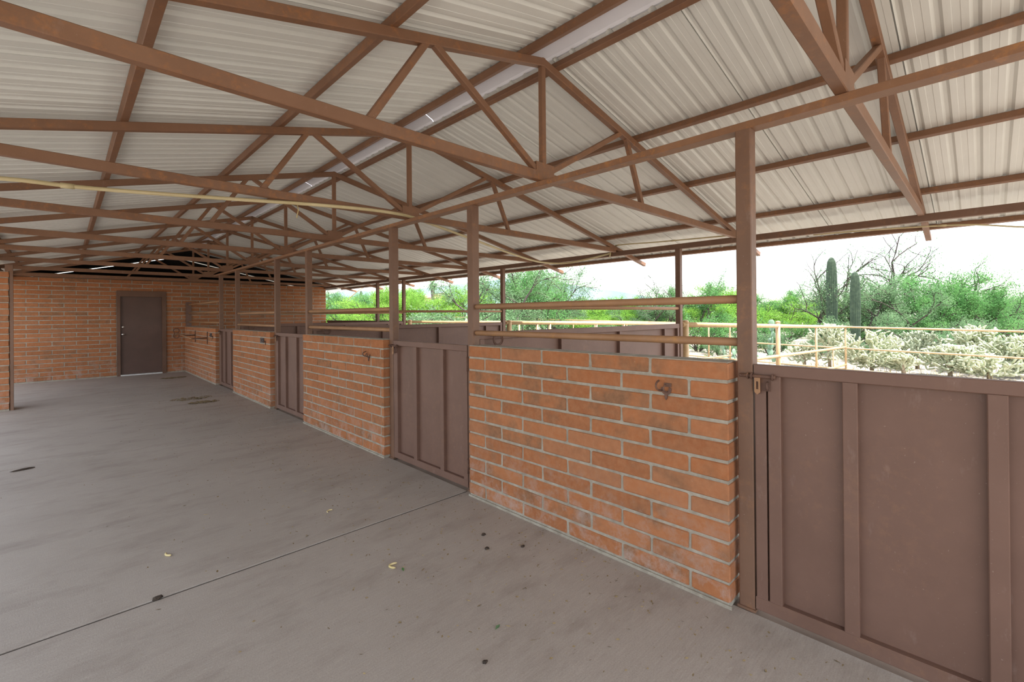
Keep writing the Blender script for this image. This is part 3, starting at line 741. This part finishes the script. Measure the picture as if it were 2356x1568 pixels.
# ------------------------------------------------------------------ desert plants
def tubes_np(segs, n=4):
    """segs: list of (a, b, ra, rb) -> one quad mesh"""
    A = np.array([s[0] for s in segs]); B = np.array([s[1] for s in segs]); ra = np.array([s[2] for s in segs]); rb = np.array([s[3] for s in segs])
    t = B-A; t /= np.maximum(np.linalg.norm(t, axis=1, keepdims=True), 1e-6)
    ref = np.where(np.abs(t[:, 2:3]) < 0.9, np.array([[0, 0, 1.]]), np.array([[1., 0, 0]]))
    u = np.cross(t, ref); u /= np.linalg.norm(u, axis=1, keepdims=True); v = np.cross(t, u)
    V = []
    for P, r in ((A, ra), (B, rb)):
        for j in range(n):
            a = 2*PI*j/n; V.append(P+(u*math.cos(a)+v*math.sin(a))*r[:, None])
    V = np.stack(V, 1); k = len(segs); V = V.reshape(-1, 3); o = (np.arange(k)*2*n)[:, None]
    F = np.concatenate([np.stack([o[:, 0]+j, o[:, 0]+(j+1) % n, o[:, 0]+n+(j+1) % n, o[:, 0]+n+j], 1) for j in range(n)])
    return V, F
def tree_meshes(seed, H, R, stems, leaves_per, leaf=(0.035, 0.10), mat='leaf_green', levels=4, bare=0.0, low=0.25):
    rs = np.random.RandomState(seed); segs = []; tips = []
    def grow(p, d, L, r, lev):
        k = 3; q_ = p.copy(); dd = d.copy()
        for i in range(k):
            dd = dd+rs.normal(0, 0.20, 3); 
            dd[2] += 0.05 if lev < 2 else -0.02
            dd /= np.linalg.norm(dd); e = q_+dd*L/k
            if e[2] < 0.1: e[2] = 0.1
            segs.append((q_.copy(), e.copy(), r*(1-0.25*i/k), r*(1-0.25*(i+1)/k)))
            q_ = e
            if lev >= levels-1 or (lev == levels-2 and rs.rand() < 0.5): tips.append((q_.copy(), dd.copy()))
            if lev < levels-1:
                for _ in range(1 if i < k-1 else 2):
                    if rs.rand() < 0.85:
                        c = dd+rs.normal(0, 0.62, 3); c[2] += 0.18; c /= np.linalg.norm(c)
                        grow(q_, c, L*rs.uniform(0.58, 0.8), r*0.58, lev+1)
    for s in range(stems):
        a = 2*PI*s/stems+rs.uniform(-0.4, 0.4)
        d = np.array([math.cos(a)*R/H*0.8, math.sin(a)*R/H*0.8, 1.0]); d /= np.linalg.norm(d)
        grow(np.array([0, 0, -0.1]), d, H*0.42, 0.05*H/3.2, 0)
    V, F = tubes_np(segs)
    zmax = np.percentile([t[0][2] for t in tips], 98); sc = H/zmax
    V *= sc
    wood = fast_mesh('branches', V, F, M['bark'])
    T = np.array([t[0] for t in tips])*sc; D = np.array([t[1] for t in tips])
    keep = rs.rand(len(T)) > bare; T = T[keep]; D = D[keep]
    keep = (T[:, 2] > H*low); T = T[keep]; D = D[keep]
    N = len(T)*leaves_per
    c = np.repeat(T, leaves_per, 0)+rs.normal(0, 0.15, (N, 3))*np.array([1, 1, 0.8])*H/3.5
    a = np.repeat(D, leaves_per, 0)+rs.normal(0, 0.8, (N, 3)); a /= np.linalg.norm(a, axis=1, keepdims=True)
    b = np.cross(a, rs.normal(0, 1, (N, 3))); b /= np.maximum(np.linalg.norm(b, axis=1, keepdims=True), 1e-6)
    l = leaf[1]*rs.uniform(0.6, 1.3, (N, 1)); wd = leaf[0]*rs.uniform(0.6, 1.2, (N, 1))
    LV = np.stack([c-a*l/2, c+b*wd/2, c+a*l/2, c-b*wd/2], 1).reshape(-1, 3)
    LF = np.arange(4*N).reshape(-1, 4)
    return wood, fast_mesh('foliage', LV, LF, M[mat])
protos = {
    'mesq': tree_meshes(11, 3.6, 2.2, 4, 46, mat='leaf_green'),
    'mesq2': tree_meshes(23, 3.4, 2.8, 4, 44, mat='leaf_grey'),
    'lime': tree_meshes(37, 3.4, 2.4, 4, 50, mat='leaf_lime'),
    'lime2': tree_meshes(41, 3.0, 2.6, 5, 44, mat='leaf_lime', low=0.12),
    'wispy': tree_meshes(53, 4.6, 2.6, 3, 20, mat='leaf_grey', bare=0.3, low=0.4),
    'bush': tree_meshes(67, 1.6, 1.6, 6, 26, (0.03, 0.075), mat='leaf_green', levels=3, low=0.05),
    'scrub': tree_meshes(71, 0.9, 1.0, 7, 18, (0.02, 0.06), mat='leaf_grey', levels=3, low=0.02),
}
HUE = {'lime': 'lime-green', 'lime2': 'yellow-green', 'mesq': 'mid-green', 'mesq2': 'grey-green'}
protoH = {'mesq': 3.6, 'mesq2': 3.4, 'lime': 3.4, 'lime2': 3.0, 'wispy': 4.6, 'bush': 1.6, 'scrub': 0.9}
def tree(px, d, top, kind, label, group=None, wid=1.0, name='desert_tree', cat='tree'):
    """px column, depth d, crown top at image row top"""
    x, y = px_col(px, d); zt = at_depth(px, top, d).z; z0 = gz(x, max(min(y, 40), -20)); H = zt-z0
    t = thing(name, label, cat, (x, y, z0-0.03), random.uniform(0, 6.28), group)
    s = H/protoH[kind]; t.scale = (s*wid, s*wid, s)
    wd_, lf_ = protos[kind]
    link('branches', wd_, t); link('foliage', lf_, t)
    return t
# right-hand group beyond the far fence
tree(2078, 23, 655, 'mesq2', 'grey-green mesquite with a dark leaning trunk behind the middle chollas', wid=1.05)
tree(2150, 25, 632, 'mesq', 'green mesquite right of the dark leaning trunk, behind the chollas', wid=1.15)
tree(2245, 24, 655, 'mesq', 'spreading green mesquite with fan-shaped crown behind the largest chollas', wid=1.2)
tree(2350, 27, 668, 'mesq2', 'dusty low mesquite beyond the far end of the long fence', wid=1.2)
tree(1995, 27, 545, 'wispy', 'tall thin-leaved tree rising behind the shorter saguaro', wid=1.0)
tree(1866, 24.5, 596, 'wispy', 'sparse arching tree beside the taller saguaro', wid=1.0)
tree(1955, 23.0, 655, 'mesq2', 'leafy mesquite at the foot of the shorter saguaro', wid=1.0)
tree(1845, 34, 690, 'lime2', 'bright green palo verde left of the taller saguaro', wid=1.3)
tree(1780, 36, 672, 'mesq', 'feathery tree seen beside the near stall post', wid=1.1)
tree(1655, 32, 668, 'lime2', 'round green tree seen between the eave post and the near stall post', wid=1.35)
tree(1590, 30, 655, 'mesq', 'dark-branched tree right behind the nearest eave post', wid=1.0)
# middle group
tree(1535, 30, 640, 'wispy', 'tall open-branched tree left of the nearest eave post', wid=0.9)
for px, d, top, k in ((1500, 34, 690, 'lime'), (1440, 38, 690, 'lime2'), (1390, 42, 695, 'lime'), (1340, 40, 692, 'lime2'), (1300, 36, 690, 'mesq'), (1470, 30, 700, 'mesq2'), (1365, 33, 702, 'lime2')):
    tree(px, d, top, k, 'round %s desert tree in the low row under the mountain' % HUE[k], 'green trees under the mountain', 1.35)
tree(1215, 26, 618, 'mesq', 'tall full green tree left of the mountain', wid=1.0)
tree(1255, 29, 640, 'mesq2', 'grey-green tree in front of the mountain foot', wid=1.0)
tree(1128, 22, 612, 'mesq2', 'gnarled dark-trunked tree behind the second eave post', wid=1.1)
for px, d, top, k in ((1066, 36, 664, 'lime'), (1018, 38, 694, 'lime2'), (958, 38, 684, 'lime'), (902, 38, 668, 'lime'), (866, 44, 676, 'mesq'), (800, 50, 674, 'mesq'), (765, 55, 690, 'lime2'), (836, 40, 702, 'lime2'), (934, 44, 668, 'lime'), (985, 42, 700, 'lime2')):
    tree(px, d, top, k, '%s palo verde in the thicket seen past the back wall' % HUE[k], 'palo verde thicket by the back wall', 1.25)
for px, d, top, k in ((1690, 45, 690, 'lime'), (1900, 50, 690, 'lime2'), (2100, 48, 690, 'mesq'), (2300, 46, 690, 'lime2'), (1420, 60, 702, 'mesq'), (1560, 55, 695, 'lime'), (1280, 60, 700, 'lime'), (1150, 60, 690, 'mesq'), (2200, 40, 685, 'mesq2'), (1760, 48, 694, 'lime2'), (2400, 36, 665, 'mesq2')):
    tree(px, d, top, k, 'hazy %s tree in the far line beyond the thicket' % HUE[k], 'far tree line', 1.5)
rs = random.Random(3)
for i in range(26):
    px = 930+i*55+rs.uniform(-20, 20); d = rs.uniform(21, 30) if px > 1560 else rs.uniform(31, 42)
    tree(px, d, 735+rs.uniform(-8, 14), 'bush', 'low leafy bush on the sand beyond the paddock fence', 'low bushes beyond the fence', 1.1, 'desert_bush', 'bush')
for i in range(16):
    px = 1560+i*52+rs.uniform(-20, 20); d = rs.uniform(15.5, 19) if px > 1960 else rs.uniform(18.5, 22)
    tree(px, d, 775+rs.uniform(-8, 14), 'scrub', 'small dry grey scrub plant beside the long fence', 'dry scrub along the fence', 1.0, 'scrub_plant', 'bush')
# dry grass tufts, uncountable
rs_ = np.random.RandomState(9); N = 9000
gx = rs_.uniform(17.5, 32, N); gy = rs_.uniform(-4, 26, N); gzv = np.array([gz(a, b) for a, b in zip(gx, gy)])
cl = rs_.rand(N); hh = rs_.uniform(0.06, 0.26, N); an = rs_.uniform(0, 6.28, N); wv = 0.008
b0 = np.stack([gx, gy, gzv], 1); side = np.stack([np.cos(an), np.sin(an), an*0], 1)*wv
tipv = b0+np.stack([rs_.normal(0, .06, N), rs_.normal(0, .06, N), hh], 1)
V = np.stack([b0-side, b0+side, tipv], 1).reshape(-1, 3)
tag(link('dry_grass', fast_mesh('dry_grass', V, np.arange(3*N).reshape(-1, 3), M['grass'])), 'thin dry grass scattered on the sand beyond the fence', 'grass', kind='stuff')

# chollas
def capsule(n=6):
    V = [(0, 0, 0)]
    for h, r in ((0.06, 0.62), (0.25, 1.0), (0.75, 1.0), (0.95, 0.6)):
        V += [(math.cos(2*PI*j/n)*r, math.sin(2*PI*j/n)*r, h) for j in range(n)]
    V.append((0, 0, 1)); F = [(0, 1+(j+1) % n, 1+j) for j in range(n)]
    for k in range(3):
        a, b = 1+k*n, 1+(k+1)*n
        for j in range(n): F += [(a+j, a+(j+1) % n, b+(j+1) % n), (a+j, b+(j+1) % n, b+j)]
    e = 1+4*n; F += [(1+3*n+j, 1+3*n+(j+1) % n, e) for j in range(n)]
    return np.array(V, float), np.array(F)
CV, CF = capsule()
def cholla(px, d, top, wid, label, nseg=420, mat='cholla', seed=1):
    x, y = px_col(px, d); z0 = gz(x, max(y, -20)); H = at_depth(px, top, d).z-z0; R = wid*0.72*d/FPX; nseg = int(nseg*1.15)
    rs = np.random.RandomState(seed); t = thing('cholla_cactus', label, 'cactus', (x, y, z0-0.02), 0, None)
    MB().tube([(0, 0, 0), (0.02, 0.01, H*0.22), (-0.01, 0.03, H*0.45), (0.01, 0.0, H*0.62)], [0.055, 0.05, 0.042, 0.03], 8).build('trunk', 'cholla_trunk', t)
    P = [np.array([0, 0, H*h]) for h in np.linspace(0.2, 0.62, 8)]; pts = list(P); A = []; B = []; tries = 0
    dirs = [np.array([0, 0, 1.])]*len(pts)
    while len(A) < nseg and tries < nseg*14:
        tries += 1; i = rs.randint(max(0, len(pts)-260), len(pts)) if rs.rand() < .6 else rs.randint(len(pts)); p = pts[i]
        out = p-np.array([0, 0, H*0.35]); out /= max(np.linalg.norm(out), 0.05)
        dd = dirs[i]*0.35+out*0.55+rs.normal(0, 0.6, 3); dd[2] += 0.4; dd /= np.linalg.norm(dd)
        L = rs.uniform(0.11, 0.23); e = p+dd*L
        if (e[0]**2+e[1]**2)/(R*R)+((e[2]-H*0.54)/(H*0.47))**2 > rs.uniform(0.7, 1.15) or e[2] < 0.08: continue
        A.append(p); B.append(e); pts.append(e); dirs.append(dd)
    A = np.array(A); B = np.array(B); D = B-A; L = np.linalg.norm(D, axis=1, keepdims=True); D /= L
    ref = np.where(np.abs(D[:, 2:3]) < .9, np.array([[0, 0, 1.]]), np.array([[1., 0, 0]])); u = np.cross(D, ref); u /= np.linalg.norm(u, axis=1, keepdims=True); v = np.cross(D, u)
    r = rs.uniform(0.021, 0.031, (len(A), 1))
    V = A[:, None]+CV[None, :, 0:1]*(u*r)[:, None]+CV[None, :, 1:2]*(v*r)[:, None]+CV[None, :, 2:3]*(D*L)[:, None]
    F = CF[None]+(np.arange(len(A))*len(CV))[:, None, None]
    link('joints', fast_mesh('joints', V.reshape(-1, 3), F.reshape(-1, 3), M[mat], True), t)
    return t
cholla(1908, 15.9, 742, 78, 'pale tall cholla beside the corner of the paddock fences', 520, seed=1)
cholla(1850, 16.4, 786, 56, 'small pale cholla left of the fence corner', 260, seed=2)
cholla(2005, 14.4, 757, 112, 'pale cholla with a visible trunk just right of the fence corner', 640, seed=3)
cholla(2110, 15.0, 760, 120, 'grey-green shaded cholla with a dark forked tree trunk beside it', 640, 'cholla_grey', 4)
cholla(2078, 13.6, 812, 64, 'low small cholla with a slanting brown trunk', 240, seed=5)
cholla(2185, 13.3, 790, 120, 'bright low cholla with upright tips in front of the larger ones', 640, seed=6)
cholla(2245, 14.3, 747, 130, 'largest pale cholla behind the bright low one', 760, seed=7)
cholla(2325, 13.2, 768, 130, 'dense pale cholla near the right end of the long fence', 720, seed=8)
cholla(2275, 12.7, 812, 100, 'pale cholla with a bare leaning trunk close to the long fence', 480, seed=9)
cholla(2390, 12.8, 775, 120, 'broad pale cholla past the end of the visible fence', 520, seed=10)

# saguaros
def saguaro(px, d, top, wpx, label, arm=False):
    x, y = px_col(px, d); z0 = gz(x, max(min(y, 40), -20)); H = at_depth(px, top, d).z-z0; R = wpx/2*d/FPX
    t = thing('saguaro_cactus', label, 'cactus', (x, y, z0-0.05))
    n = 40; prof = [(0.82, 0), (0.9, 0.2), (1.0, 0.45), (1.0, 0.7), (0.9, 0.86), (0.72, 0.95), (0.45, 0.985), (0.12, 1.0)]
    vs = []
    for r, h in prof:
        for j in range(n):
            k = R*r*(1.0 if j % 2 == 0 else 0.84); a = 2*PI*j/n; vs.append((k*math.cos(a), k*math.sin(a), H*h))
    fs = [(i*n+j, i*n+(j+1) % n, (i+1)*n+(j+1) % n, (i+1)*n+j) for i in range(len(prof)-1) for j in range(n)]+[tuple((len(prof)-1)*n+j for j in range(n))]
    MB().add(vs, fs).build('stem', 'saguaro', t)
saguaro(1914, 22.5, 589, 23, 'taller dark green saguaro beyond the paddock fence')
saguaro(1968, 20.6, 622, 21, 'shorter saguaro next to the taller one beyond the paddock fence')
saguaro(831, 48, 667, 8, 'distant thin saguaro seen past the back wall')
# prickly pears
def pear(px, d, n, seed, label):
    x, y = px_col(px, d); z0 = gz(x, y); rs = random.Random(seed)
    t = thing('prickly_pear', label, 'cactus', (x, y, z0-0.03))
    V0 = MB().lathe([(0.25, 0), (0.7, 0.12), (1.0, 0.5), (0.95, 0.75), (0.6, 0.95), (0.1, 1.0)], (0, 0, 0), 12)
    me = V0.mesh('pad', M['pear']); tops = [(0, 0, 0.0)]
    for i in range(n):
        b = rs.choice(tops[-7:]); s = rs.uniform(0.20, 0.28)
        a = rs.uniform(0, 6.28)
        pos = (rs.uniform(-.45, .45), rs.uniform(-.45, .45), 0.0) if i < 6 else (b[0], b[1], b[2])
        o = link('pad', me, t, pos); o.scale = (s*0.42, s*0.09, s); o.rotation_euler = (rs.uniform(-.3, .3), rs.uniform(-.5, .5), a)
        tops.append((pos[0]+math.sin(o.rotation_euler[1])*s*0.9*math.cos(a), pos[1]+math.sin(o.rotation_euler[1])*s*0.9*math.sin(a), pos[2]+s*0.9))
    return t
pear(1766, 17.9, 22, 1, 'blue-green prickly pear clump behind the heavy fence post')
pear(1692, 17.6, 12, 2, 'small prickly pear seen past the near stall post')
# leaning pole, palm, houses, mountain
a = at_depth(802, 687, 40); b = at_depth(840, 658, 39)
tag(MB().tube([a, (a+b)/2+Vector((0, 0, 0.06)), b], 0.045, 8).build('leaning_pole', 'wood'), 'thin pale pole leaning over the thicket past the back wall', 'pole')
x, y = px_col(996, 60); pz = at_depth(996, 652, 60).z
pt = thing('palm_tree', 'dark shaggy palm rising above the thicket', 'palm', (x, y, 0))
MB().tube([(0, 0, 0), (0.05, 0.02, pz*0.5), (0, 0, pz)], [0.25, 0.2, 0.28], 8).build('trunk', 'bark', pt)
m = MB(); rs = random.Random(4)
for i in range(46):
    a = rs.uniform(0, 6.28); e = rs.uniform(-1.2, 0.8); L = rs.uniform(0.8, 1.25); dr_ = Vector((math.cos(a)*math.cos(e), math.sin(a)*math.cos(e), math.sin(e)))
    s_ = Vector((-math.sin(a), math.cos(a), 0))*0.14; o = Vector((0, 0, pz))
    p1_, p2_ = o+dr_*L*0.6+Vector((0, 0, 0.08)), o+dr_*L-Vector((0, 0, 0.2))
    m.add([o-s_*0.2, o+s_*0.2, p1_+s_, p1_-s_, p2_], [(0, 1, 2, 3), (3, 2, 4)])
m.build('fronds', 'leaf_grey', pt)
def house(px, d, top, wpx, roofm, label):
    x, y = px_col(px, d); zt = at_depth(px, top, d).z; W = wpx*d/FPX
    t = thing('house', label, 'house', (x, y, 0), -YAW)
    MB().box(-W/2, W/2, 0, 6, 0, zt-0.5).build('wall', 'stucco', t)
    m = MB(); m.add([(-W/2-.3, -.3, zt-0.5), (W/2+.3, -.3, zt-0.5), (W/2+.3, 6.3, zt-0.5), (-W/2-.3, 6.3, zt-0.5), (-W/2+.6, 3, zt), (W/2-.6, 3, zt)], [(0, 1, 5, 4), (2, 3, 4, 5), (1, 2, 5), (3, 0, 4), (3, 2, 1, 0)])
    m.build('roof', roofm, t)
house(1012, 75, 671, 26, 'tile', 'small house with red tiled roof among the trees')
house(974, 62, 676, 34, 'stucco', 'low tan stucco house hidden by the palo verde thicket')
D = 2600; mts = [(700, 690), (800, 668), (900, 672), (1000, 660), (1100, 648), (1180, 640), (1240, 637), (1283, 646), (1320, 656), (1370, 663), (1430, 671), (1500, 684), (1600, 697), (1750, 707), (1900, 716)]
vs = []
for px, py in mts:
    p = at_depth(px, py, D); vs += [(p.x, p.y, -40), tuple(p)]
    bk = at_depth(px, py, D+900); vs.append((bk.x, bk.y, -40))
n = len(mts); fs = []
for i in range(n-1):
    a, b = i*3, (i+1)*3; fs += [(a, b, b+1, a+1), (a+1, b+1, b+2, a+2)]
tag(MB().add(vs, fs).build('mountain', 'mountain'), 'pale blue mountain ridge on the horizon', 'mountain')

# ------------------------------------------------------------------ litter on the aisle floor
def fpt(px, py):
    d = ray(px, py); t = -CAMZ/d.z; return Vector((0, 0, CAMZ))+d*t
def pod(px, py, L, bend, rz, label, r=0.006):
    p = fpt(px, py); pts = [(L*(t-0.5)*math.cos(bend*(t-.5)), L*bend*0.35*(math.cos((t-.5)*PI)), r) for t in np.linspace(0, 1, 12)]
    o = MB().tube(pts, [r*0.3]+[r]*10+[r*0.3], 7).build('seed_pod', 'pod', None, (p.x, p.y, 0)); o.rotation_euler = (0, 0, rz); tag(o, label, 'seed pod')
pod(912, 1302, 0.075, 1.5, 0.9, 'curved pale seed pod lying below the long floor joint')
pod(388, 1276, 0.06, 0.6, 1.9, 'short tan seed pod lying above the long floor joint')
pod(760, 1176, 0.06, 1.1, 0.5, 'thin curled seed pod in front of the second gate', 0.004)
for px, py, rz, lb, m_ in ((927, 1310, 1.2, 'small green leaf beside the curved seed pod', 'leaf_green'), (1145, 1443, 0.3, 'crumpled grey leaf on the concrete below the near half wall', 'leaf_grey')):
    p = fpt(px, py); o = MB().add([(-.022, 0, .002), (0, -.008, .004), (.022, 0, .002), (0, .008, .006)], [(0, 1, 2), (0, 2, 3)]).build('fallen_leaf', m_, None, (p.x, p.y, 0.001)); o.rotation_euler = (0, 0, rz); tag(o, lb, 'leaf')
def lump(sz, seed):
    rs = random.Random(seed); bm = bmesh.new(); bmesh.ops.create_icosphere(bm, subdivisions=2, radius=1)
    for v in bm.verts:
        k = 1+rs.uniform(-.25, .25); v.co = Vector((v.co.x*sz*k, v.co.y*sz*k*0.8, max(v.co.z, -0.25)*sz*0.55*k+sz*0.14))
    return bm
for i, (px, py, s, lb) in enumerate(((52, 1081, 0.05, 'dark elongated clod at the open edge of the aisle'), (1112, 1230, 0.016, 'small dark clod by the near half wall footing'), (1120, 1262, 0.016, 'dark round clod in front of the near half wall'), (1203, 1257, 0.013, 'small dark clod nearest the near half wall'), (362, 1377, 0.022, 'black clod stuck in the long floor joint'), (1116, 1523, 0.012, 'lone dark crumb low on the open concrete'))):
    p = fpt(px, py); bm = lump(s, i); me = bpy.data.meshes.new('clod'); bm.to_mesh(me); bm.free(); me.materials.append(M['clod'])
    o = link('dirt_clod', me, None, (p.x, p.y, 0)); tag(o, lb, 'clod')
    if i == 0: o.scale = (1.5, 0.35, 0.5); o.rotation_euler = (0, 0, 0.2)
for i, (px, py, s, lb) in enumerate(((440, 917, 0.19, 'wide flattened patch of dry manure near the fourth gate'), (468, 925, 0.14, 'smaller flattened patch of dry manure beside the wide one'), (398, 869, 0.16, 'faint manure patch in front of the back door corner'))):
    p = fpt(px, py); rs = random.Random(i+30); m = MB()
    for k in range(150):
        a = rs.uniform(0, 6.28); r = s*math.sqrt(rs.random()); L = rs.uniform(.012, .04); b = rs.uniform(0, 6.28)
        c = Vector((math.cos(a)*r*1.6, math.sin(a)*r*0.9, rs.uniform(0.002, 0.012))); dd = Vector((math.cos(b), math.sin(b), 0))*L; ss = Vector((-math.sin(b), math.cos(b), 0))*L*0.3
        m.add([c-dd, c-ss+Vector((0, 0, .006)), c+dd, c+ss+Vector((0, 0, .004))], [(0, 1, 2), (0, 2, 3)])
    tag(m.build('manure_patch', 'dung', None, (p.x, p.y, 0)), lb, 'manure', kind='stuff')
# scattered straw and crumbs, mostly along the stall fronts
rs = np.random.RandomState(12); N = 2600
yy = rs.uniform(0.3, 12, N); xx = 2.28-np.abs(rs.normal(0, 0.75, N)); ok = (xx > -1.2); xx = xx[ok]; yy = yy[ok]; N = len(xx)
an = rs.uniform(0, 6.28, N); L = rs.uniform(0.002, 0.011, N)*np.where(rs.rand(N) < 0.08, 2.0, 1.0); wv = np.where(L > 0.016, 0.0015, L*0.4)
c = np.stack([xx, yy, np.full(N, 0.0018)], 1); d = np.stack([np.cos(an)*L, np.sin(an)*L, an*0], 1); s = np.stack([-np.sin(an)*wv, np.cos(an)*wv, an*0+0.002], 1)
V = np.stack([c-d, c-s, c+d, c+s], 1).reshape(-1, 3)
tag(link('floor_litter', fast_mesh('floor_litter', V, np.arange(4*N).reshape(-1, 4), M['dung'])), 'scattered straw bits and crumbs along the stall fronts', 'litter', kind='stuff')
